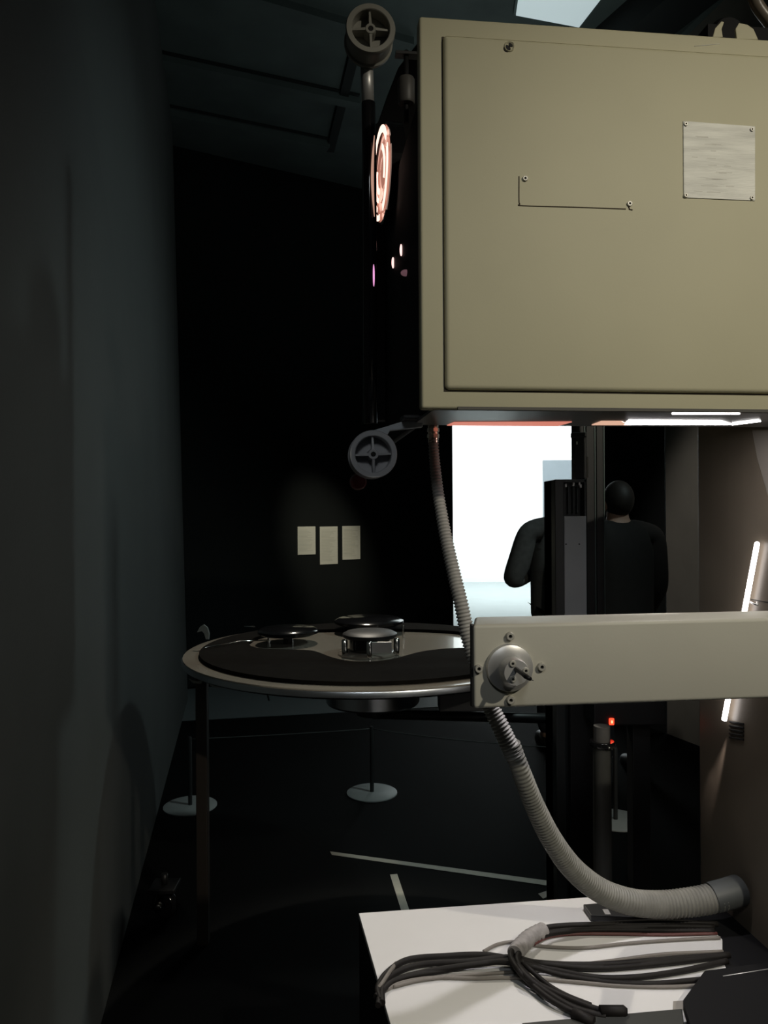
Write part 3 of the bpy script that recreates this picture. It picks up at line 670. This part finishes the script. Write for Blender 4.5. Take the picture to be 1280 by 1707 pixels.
# dark film guides on the far side, small posts
for (px, py, r_) in ((615, 1036, .15), (480, 1053, .12)):
    q = pw(px, py, PZ + .045); mb = MB(); mb.lathe([(0, .018), (r_ * .9, .014), (r_, .006), (r_, -.004), (r_ * .9, -.010), (0, -.010)], (q.x, q.y, PZ + .045), (0, 0, 1), 48); mb.lathe([(.02, -.010), (.02, -.044)], (q.x, q.y, PZ + .045), (0, 0, 1), 16)
    mb.build('film_guide', M['gloss'], pl, smooth=40)
for px, py, h_ in ((448, 1072, .052), (660, 1088, .05), (672, 1062, .05)):
    q = pw(px, py, PZ); mb = MB(); mb.lathe([(0, h_), (.004, h_), (.0048, h_ - .003), (.0048, .001), (0, .001)], (q.x, q.y, PZ), (0, 0, 1), 16); mb.build('film_pin', M['chrome'], pl, smooth=40)
mb = MB(); mb.tube([pw(340, 1080, PZ + .02), pw(400, 1069, PZ + .02), pw(446, 1067, PZ + .02)], 0.0025, 8); mb.build('guide_rod', M['chrome'], pl)
mb = MB(); mb.tube([pw(407, 1044, PZ + .01), pw(425, 1045, PZ + .01)], 0.0025, 8); mb.build('guide_rod', M['chrome'], pl)
# pale bent flaps clipped at the left rim
def flap(pix, d, th=.002):
    pts = [W.d(px, py, d) - PC for px, py in pix]
    mb = MB(); mb.prism(pts, (0.004, th, 0), bevel=.0005); o = mb.build('rim_clip', M['tapeflag'], pl); o['label'] = 'pale bent clip at the left rim'
M['tapeflag'] = mat('pale_clip', (0.36, 0.38, 0.36), 0.6)
flap([(328, 1054), (333, 1045), (339, 1041), (345, 1046), (348, 1056), (347, 1066), (343, 1066), (340, 1056), (336, 1052)], 2.95)
flap([(313, 1131), (319, 1134), (328, 1136), (338, 1134), (333, 1140), (322, 1139)], 2.66)
flap([(346, 1136), (360, 1139), (380, 1142), (372, 1146), (358, 1147), (350, 1143)], 2.62)
zA_ = PZ - .205
# stand: drum below, grey arm, leg, small box
mb = MB(); mb.lathe([(0, -.03), (.17, -.03), (.17, -.165), (.165, -.172), (0, -.172)], hc + Vector((0.02, -.02, PZ)), (0, 0, 1), 64); drum = mb.build('drive_drum', M['rim'], pl, smooth=30)
zA = PZ - .20
mb = MB(); mb.lathe([(0, -.165), (.06, -.165), (.06, -.215), (0, -.215)], hc + Vector((0.02, -.02, PZ)), (0, 0, 1), 40); mb.build('drive_neck', M['black'], pl, smooth=30)
sc_ = W.d(962, 853, 2.75) - PC
mb = MB(); mb.box((sc_.x - .03, sc_.y - .03, 0), (sc_.x + .03, sc_.y + .03, zA_), bevel=.003); mb.box((sc_.x - .12, sc_.y - .06, 0), (sc_.x + .06, sc_.y + .06, .03), bevel=.003); mb.build('stand_column', M['black'], pl)
mb = MB(); mb.tube([hc + Vector((.02, -.02, zA_ - .01)), Vector((sc_.x, sc_.y, zA_ - .02))], .018, 12); mb.build('tower_arm', M['black'], pl)
lg = pw(337, 1188, zA)
mb = MB(); mb.box((lg.x - .02, lg.y - .02, 0), (lg.x + .02, lg.y + .02, PZ - .029), bevel=.003); mb.build('stand_leg', mat('dark_brown_leg', (0.022, 0.017, 0.014), 0.5), pl)
q = pw(762, 1170, PZ - .09); mb = MB(); mb.box((q.x - .06, q.y - .03, q.z - .025), (q.x + .09, q.y + .05, q.z + .05), bevel=.004); mb.build('drive_box', M['black'], pl)
mb = MB(); mb.tube([pw(444, 1150, PZ - .04), pw(448, 1167, PZ - .10)], .003, 8); mb.build('guide_rod', M['chrome'], pl)

# ------------------------------------------------------------------ rack column and rails behind
ec = W.d(950, 853, 2.35); EY = 0.0
eqx = lambda px: (px - 640) / F * 2.35
eqz = lambda py: 1.55 + (853.5 - py) / F * 2.35
col = empty('equipment_column', (eqx(952), 2.35, 0)); tag(col, 'slim dark equipment column with a black recess and grey front, before the standing person', 'column')
def ebox(name, x0_, x1_, y0_, y1_, d0, d1, m, par=col, bv=.002):
    mb = MB(); mb.box((eqx(x0_) - col.location.x, d0, eqz(y1_)), (eqx(x1_) - col.location.x, d1, eqz(y0_)), bevel=bv); return mb.build(name, m, par)
mb = MB(); mb.box((eqx(925) - col.location.x, 0, 0), (eqx(940) - col.location.x, .16, eqz(801)), bevel=.002)
mb.box((eqx(925) - col.location.x, .05, 0), (eqx(977) - col.location.x, .16, eqz(801)), bevel=.002)
mb.box((eqx(938) - col.location.x, 0, eqz(806)), (eqx(977) - col.location.x, .05, eqz(801)), bevel=.001)
mb.box((eqx(974) - col.location.x, 0, eqz(862)), (eqx(977) - col.location.x, .05, eqz(801)), bevel=.001)
mb.build('column_body', mat('column_charcoal', (0.03, 0.033, 0.034), 0.4), col)
ebox('front_panel', 940, 977, 862, 1100, 0.0, .05, M['eqgrey'])
mb = MB()
for px in (952, 960, 967): mb.box((eqx(px) - col.location.x - .002, .03, eqz(858)), (eqx(px) - col.location.x + .002, .049, eqz(812)))
mb.build('recess_slats', M['rail'], col)
mb = MB()
for px, py in ((944, 811), (957, 809), (967, 808), (969, 812)): mb.box((eqx(px) - col.location.x - .003, .004, eqz(py + 3)), (eqx(px) - col.location.x + .003, .012, eqz(py - 3)), bevel=.001)
mb.build('contact_pin', M['steel'], col)
mb = MB()
for px, py in ((943, 909), (965, 909)): mb.lathe([(.0022, .0), (.0022, .0012), (0, .0012)], (eqx(px) - col.location.x, 0, eqz(py)), (0, -1, 0), 12)
mb.build('panel_screw', M['hole'], col)
ebox('lower_body', 946, 985, 1160, 1500, -0.02, .0, M['black'])

rx = lambda px: (px - 640) / F * 2.60
rz = lambda py: 1.55 + (853.5 - py) / F * 2.60
def rail(px0, px1, label, edge):
    o = empty('rail_post', (rx((px0 + px1) / 2), 2.60, 0)); tag(o, label, 'rail', 'black rail posts behind the projector')
    mb = MB(); hw = (rx(px1) - rx(px0)) / 2
    mb.box((-hw, 0, 0), (hw, .06, 2.6), bevel=.002); mb.build('rail_body', M['black'], o)
    mb = MB(); mb.box((hw - .004, -.004, 0.0), (hw - .0005, .0, 2.6)); mb.build('rail_edge', edge, o)
    return o
eg = mat('rail_edge_teal', (0.10, 0.13, 0.125), 0.35, metal=0.5)
rl1 = rail(960, 976, 'leftmost of the three black rail posts above the equipment column', eg)
rail(977.5, 993, 'middle one of the three black rail posts', eg)
rail(994.5, 1008, 'rightmost black rail post with a pale edge', eg)
mb = MB(); X_ = lambda px: rx(px) - rl1.location.x
mb.box((X_(952), -.03, rz(732)), (X_(975), .002, rz(724)), bevel=.002)
pts = [(957, 730), (975, 730), (975, 800), (957, 800), (955, 788), (957, 776), (954, 764), (955, 750), (957, 742)]
mb.prism([(X_(a_), -.025, rz(b_)) for a_, b_ in pts], (0, .03, 0), bevel=.001); br = mb.build('bracket', M['black'], rl1); br['label'] = 'black notched bracket'
mb = MB(); mb.box((X_(975), -.028, rz(799)), (X_(977.3), -.02, rz(764)), bevel=.0005); mb.build('bracket_edge', M['chrome'], br)
mb = MB(); mb.box((X_(957.5), -.030, rz(744)), (X_(959.5), -.0251, rz(739))); mb.build('bracket_screw', M['chrome'], br)

# control box with red light, ringed pipe
cx = lambda px: (px - 640) / F * 2.20
cz = lambda py: 1.55 + (853.5 - py) / F * 2.20
ct = empty('control_box', (cx(1015), 2.20, 0)); tag(ct, 'black control box with a red indicator below the beam', 'control box')
mb = MB(); X_ = lambda px: cx(px) - ct.location.x
mb.box((X_(988), .0, cz(1212)), (X_(1108), .12, cz(1120)), bevel=.004); mb.box((X_(1060), .04, 0), (X_(1090), .10, cz(1205)), bevel=.003); mb.box((X_(1030), .0, 0), (X_(1115), .16, .02), bevel=.003); mb.build('box_body', M['black'], ct)
mb = MB(); mb.box((X_(1012.5), -.006, cz(1210.5)), (X_(1021), .001, cz(1199)), bevel=.003); l_ = mb.build('red_light', M['led'], ct); l_['label'] = 'glowing red indicator'
mb = MB(); mb.box((X_(1015.5), -.008, cz(1207)), (X_(1018), -.005, cz(1202.5)), bevel=.001); mb.build('light_core', M['ledhot'], l_)
gx = lambda px: (px - 640) / F * 2.12
gz = lambda py: 1.55 + (853.5 - py) / F * 2.12
gp = empty('ringed_pipe', (gx(1001), 2.12, 0)); tag(gp, 'grey upright pipe with a dark ring and pale top, below the red indicator', 'pipe')
mb = MB(); hw = gx(1016) - gx(1001); mb.lathe([(hw, 0), (hw, gz(1246))], (0, 0, 0), (0, 0, 1), 32); mb.build('pipe_body', mat('dark_pipe', (0.05, 0.05, 0.045), 0.5), gp, smooth=40)
mb = MB(); mb.lathe([(hw * .9, gz(1242)), (hw * .9, gz(1212)), (0, gz(1210))], (0, 0, 0), (0, 0, 1), 32); mb.build('pipe_top', mat('pale_pipe', (0.09, 0.085, 0.08), 0.5), gp, smooth=40)
mb = MB(); mb.lathe([(hw * 1.0, gz(1247)), (hw * 1.35, gz(1245)), (hw * 1.4, gz(1240)), (hw * 1.3, gz(1237)), (hw * .9, gz(1237))], (0, 0, 0), (0, 0, 1), 32); mb.build('pipe_ring', M['gloss'], gp, smooth=40)
mb = MB(); mb.tube([(hw * 1.4 * math.cos(R(-90 + a_)), hw * 1.4 * math.sin(R(-90 + a_)), gz(1243)) for a_ in range(10, 70, 6)], .004, 8); mb.build('ring_lip', M['chrome'], gp)

# ------------------------------------------------------------------ barrier stanchions and cords
sps = [W.z(317, 1344, 0), W.z(620, 1322, 0), W.z(1026, 1368, 0)]
labs = ['low stanchion with a round grey foot, leftmost, beside the left wall', 'low stanchion with a round grey foot, the middle one under the platter', 'low stanchion with a round grey foot, rightmost, right of the hose']
sto = []
for p_, lb in zip(sps, labs):
    o = empty('barrier_stanchion', (p_.x, p_.y, 0)); tag(o, lb, 'stanchion', 'low barrier stanchions'); sto.append(o)
    mb = MB(); mb.lathe([(0, 0), (.139, 0), (.139, .005), (.134, .008), (0, .009)], (0, 0, 0), (0, 0, 1), 56); mb.build('foot_disc', M['disc'], o, smooth=40)
    mb = MB(); mb.lathe([(.011, .008), (.011, .36), (.008, .368), (0, .369)], (0, 0, 0), (0, 0, 1), 20); mb.build('post', M['post'], o, smooth=40)
def cord(p_, q_, sag, own):
    pts = []
    for i in range(15):
        f = i / 14; v = Vector(p_).lerp(Vector(q_), f); v.z = .355 - sag * 4 * f * (1 - f); pts.append(v)
    mb = MB(); mb.tube(pts, .0028, 8); reparent(mb.build('cord', M['rope']), own)
cord(sps[0], sps[1], .004, sto[0])
cord(sps[1], sps[2], .022, sto[1])

# ------------------------------------------------------------------ floor tape, caster
def tape(pix, label, m='tape'):
    mb = MB(); mb.prism([W.z(x, y, .0006) for x, y in pix], (0, 0, .0008)); o = mb.build('floor_tape', M[m]); tag(o, label, 'tape', 'floor tape strips')
tape([(550, 1419.5), (553, 1425), (917, 1477), (928, 1475), (926, 1470), (740, 1445)], 'long pale tape strip slanting across the black floor')
tape([(650, 1458), (662, 1457), (688, 1535), (674, 1535)], 'short pale tape strip running under the far edge of the white board')
tape([(897, 1490), (921, 1482), (929, 1489), (905, 1498)], 'small crumpled grey tape piece behind the white board', 'tapegrey')
p_ = W.z(266, 1530, 0)
ca = empty('caster', (p_.x, p_.y, 0)); tag(ca, 'black caster with a chrome fork on the floor beside the left wall', 'caster')
mb = MB(); mb.lathe([(.018, -.016), (.050, -.016), (.056, -.008), (.056, .008), (.050, .016), (.018, .016)], (.02, 0, .056), (0.5, 1, 0), 40, closed=True); mb.build('wheel', M['gloss'], ca, smooth=40)
mb = MB(); mb.prism([(-.015, -.03, .05), (.0, -.03, .115), (.03, -.03, .115), (.02, -.03, .05)], (0, .006, 0), bevel=.001); mb.lathe([(0, 0), (.012, .002), (.012, .01), (0, .012)], (.005, -.034, .056), (0, -1, 0), 16); mb.build('fork', M['chrome'], ca)
mb = MB(); mb.box((-.03, -.05, .114), (.07, .05, .13), bevel=.003); mb.tube([(.02, 0, .128), (.02, 0, .17)], .012, 14); mb.build('stem_plate', M['black'], ca)

# ------------------------------------------------------------------ wall labels
def wlabel(x0_, x1_, y0_, y1_, label):
    a_ = WF.y(x0_, y0_, -.004); b_ = WF.y(x1_, y1_, -.004)
    o = empty('wall_label', Vector((A.x, A.y, 0)) + Matrix.Rotation(yawf, 3, 'Z') @ Vector(((a_.x + b_.x) / 2, -.002, b_.z)), yawf); tag(o, label, 'label', 'labels on the far wall')
    w2 = (b_.x - a_.x) / 2; h = a_.z - b_.z
    mb = MB(); mb.box((-w2, -.004, 0), (w2, .001, h), bevel=.0008); mb.build('card', M['label'], o)
    mb = MB(); z = h - .035; k = 0
    while z > .03:
        f = random.uniform(.62, .96) if k % 5 else .55
        mb.box((-w2 * .86, -.0046, z), (-w2 * .86 + 2 * w2 * .86 * f, -.0040, z + .0035)); z -= .0125; k += 1
    mb.build('text_lines', mat('faint_print', (0.60, 0.58, 0.49), 0.7), o)
wlabel(496, 526, 878, 924, 'white wall label, leftmost and shortest of the three')
wlabel(533, 563, 878, 940, 'white wall label, middle and tallest of the three')
wlabel(570.5, 600.5, 877, 932, 'white wall label, rightmost of the three')

# ------------------------------------------------------------------ ceiling light panel
c4 = [W.z(868, -30, CEIL - .03), W.z(1010, -12, CEIL - .03), W.z(965, 46, CEIL - .03), W.z(860, 26, CEIL - .03)]
cen = sum(c4, Vector()) / 4
cl = empty('ceiling_light', cen); tag(cl, 'pale rectangular light panel in the ceiling above the projector', 'light')
mb = MB(); mb.prism([v - cen for v in c4], (0, 0, .01)); mb.build('diffuser', M['panel'], cl)
mb = MB(); mb.prism([(v - cen) * 1.07 + Vector((0, 0, .011)) for v in c4], (0, 0, .019)); mb.build('light_frame', M['ceil'], cl)

# ------------------------------------------------------------------ people
def skin_mesh(name, verts, edges, radii, m, parent, root=0, sub=2):
    me = bpy.data.meshes.new(name); me.from_pydata([Vector(v) for v in verts], edges, [])
    o = bpy.data.objects.new(name + '_tmp', me); COL.objects.link(o)
    mod = o.modifiers.new('skin', 'SKIN'); mod.use_smooth_shade = True
    for i, r in enumerate(radii):
        r = r if isinstance(r, tuple) else (r, r)
        me.skin_vertices[0].data[i].radius = r
        me.skin_vertices[0].data[i].use_root = (i == root)
    s = o.modifiers.new('sub', 'SUBSURF'); s.levels = sub; s.render_levels = sub
    bpy.context.view_layer.update()
    ev = o.evaluated_get(bpy.context.evaluated_depsgraph_get())
    nm = bpy.data.meshes.new_from_object(ev); nm.name = name
    bpy.data.objects.remove(o)
    for p_ in nm.polygons: p_.use_smooth = True
    nm.materials.clear(); nm.materials.append(m)
    r_ = bpy.data.objects.new(name, nm); COL.objects.link(r_); r_.parent = parent
    return r_
def ellipsoid(mb, c, r, cut=None):
    t = bmesh.new(); bmesh.ops.create_uvsphere(t, u_segments=28, v_segments=18, radius=1)
    for v in t.verts: v.co = Vector(c) + Vector((v.co.x * r[0], v.co.y * r[1], v.co.z * r[2]))
    if cut: bmesh.ops.delete(t, geom=[v for v in t.verts if cut(v.co)], context='VERTS')
    for f in t.faces: f.smooth = True
    mb.add(t)
M['lips'] = mat('lips', (0.35, 0.16, 0.14), 0.5)
def person(loc, yaw, h, label, elbowL, handL, elbowR, handR, group=None, coat='jacket'):
    """Local frame: the figure faces +y, its left hand is at -x."""
    o = empty('person', loc, yaw); tag(o, label, 'person', group)
    s = h / 1.76
    V = lambda x, y, z: (x * s, y * s, z * s)
    vs_ = []; ed = []; ra = []
    def add(v, r, par=None):
        vs_.append(V(*v)); ra.append(r if isinstance(r, float) else r)
        if par is not None: ed.append((par, len(vs_) - 1))
        return len(vs_) - 1
    pel = add((0, 0, .96), (.145, .105)); wa = add((0, 0, 1.10), (.135, .10), pel); ch = add((0, -.01, 1.30), (.155, .11), wa); nb = add((0, -.01, 1.45), (.085, .075), ch)
    nk = add((0, 0, 1.53), .056, nb); hd = add((0, .015, 1.62), (.072, .085), nk); tp = add((0, .010, 1.70), (.066, .08), hd); 
    for sx, el, ha in ((-1, elbowL, handL), (1, elbowR, handR)):
        sh = add((sx * .20, -.01, 1.43), .05, nb); e_ = add(el, .042, sh); w_ = add(ha, .028, e_)
        d = (Vector(ha) - Vector(el)).normalized(); pm = Vector(ha) + d * .055
        pv = add(tuple(pm), (.034, .020), w_)
        ac = d.cross(Vector((0, 0, 1))); ac = ac.normalized() if ac.length > .1 else Vector((1, 0, 0))
        up_ = Vector((0, 0, 1)) - d * d.z; up_.normalize()
        for i, L in enumerate((.075, .085, .08, .062)):
            k0 = Vector(ha) + d * .09 + up_ * (.028 - .018 * i); f0_ = add(tuple(k0), .009, pv)
            f1_ = add(tuple(k0 + d * L * .5 - ac * sx * .006), .0085, f0_); add(tuple(k0 + d * L * .85 - ac * sx * L * .3), .0075, f1_)
        t0_ = add(tuple(Vector(ha) + d * .03 + up_ * .035), .011, pv); add(tuple(Vector(ha) + d * .075 + up_ * .06), .009, t0_)
    for sx in (-1, 1):
        hp = add((sx * .09, 0, .88), .088, pel); kn = add((sx * .10, .01, .50), .056, hp); an = add((sx * .105, -.02, .10), .040, kn); add((sx * .115, .11, .045), (.042, .03), an)
    body = skin_mesh('body', vs_, ed, ra, M['skin'], o, sub=2)
    # face and ears
    for sx in (-1, 1):
        mb = MB(); ellipsoid(mb, V(sx * .080, .0, 1.62), (.012 * s, .022 * s, .034 * s)); mb.build('ear', M['skin'], o)
        mb = MB(); ellipsoid(mb, V(sx * .032, .088, 1.64), (.013 * s, .008 * s, .008 * s)); mb.build('eye', M['white'], o)
    mb = MB(); ellipsoid(mb, V(0, .105, 1.61), (.014 * s, .018 * s, .024 * s)); mb.build('nose', M['skin'], o)
    mb = MB(); ellipsoid(mb, V(0, .094, 1.565), (.024 * s, .010 * s, .008 * s)); mb.build('mouth', M['lips'], o)
    mb = MB(); ellipsoid(mb, V(0, -.008, 1.655), (.088 * s, .104 * s, .112 * s), lambda c: c.z < 1.53 * s or (c.y > .045 * s and c.z < 1.705 * s)); mb.build('hair', M['hair'], o)
    # jacket
    vs_ = []; ed = []; ra = []
    hm0 = add((0, 0, .80), (.225, .16)); hm = add((0, 0, .92), (.225, .155), hm0); w2 = add((0, 0, 1.10), (.225, .15), hm); c2 = add((0, -.01, 1.32), (.235, .15), w2); n2 = add((0, -.01, 1.44), (.13, .10), c2); add((0, -.005, 1.545), (.078, .078), n2)
    for sx, el, ha in ((-1, elbowL, handL), (1, elbowR, handR)):
        sh = add((sx * .225, -.01, 1.445), .080, n2); m_ = add(tuple(Vector((sx * .205, -.01, 1.42)).lerp(Vector(el), .5)), .085, sh); e_ = add(el, .075, m_); add(tuple(Vector(el).lerp(Vector(ha), .55)), .052, e_); add(tuple(Vector(el).lerp(Vector(ha), .98)), .044, len(vs_) - 1)
    skin_mesh('jacket', vs_, ed, ra, M[coat], o, sub=2)
    vs_ = []; ed = []; ra = []
    p2 = add((0, 0, 1.0), (.17, .125))
    for sx in (-1, 1):
        hp = add((sx * .095, 0, .86), .102, p2); kn = add((sx * .105, .01, .50), .074, hp); add((sx * .11, -.012, .09), .064, kn)
    skin_mesh('trousers', vs_, ed, ra, M['trouser'], o, sub=2)
    for sx in (-1, 1):
        mb = MB(); ellipsoid(mb, V(sx * .115, .06, .04), (.05 * s, .135 * s, .055 * s), lambda c: c.z < 0.0)
        mb.build('shoe', M['shoe'], o)
    return o
pp = W.z(938, 1247, 0)
person((pp.x, pp.y, 0), R(3), 1.74, 'person in a dark jacket seen from behind against the white wall, left elbow bent out',
       (-.33, .03, 1.10), (-.09, .20, 1.17), (.25, .06, 1.11), (.10, .22, 1.18))
pp = W.d(1030, 853, 4.5)
person((pp.x, pp.y, 0), R(10), 1.72, 'person in a dark jacket barely visible in the shadow right of the rail posts',
       (-.24, .0, 1.13), (-.24, .16, .92), (.25, .0, 1.13), (.25, .14, .92), coat='blackjacket')
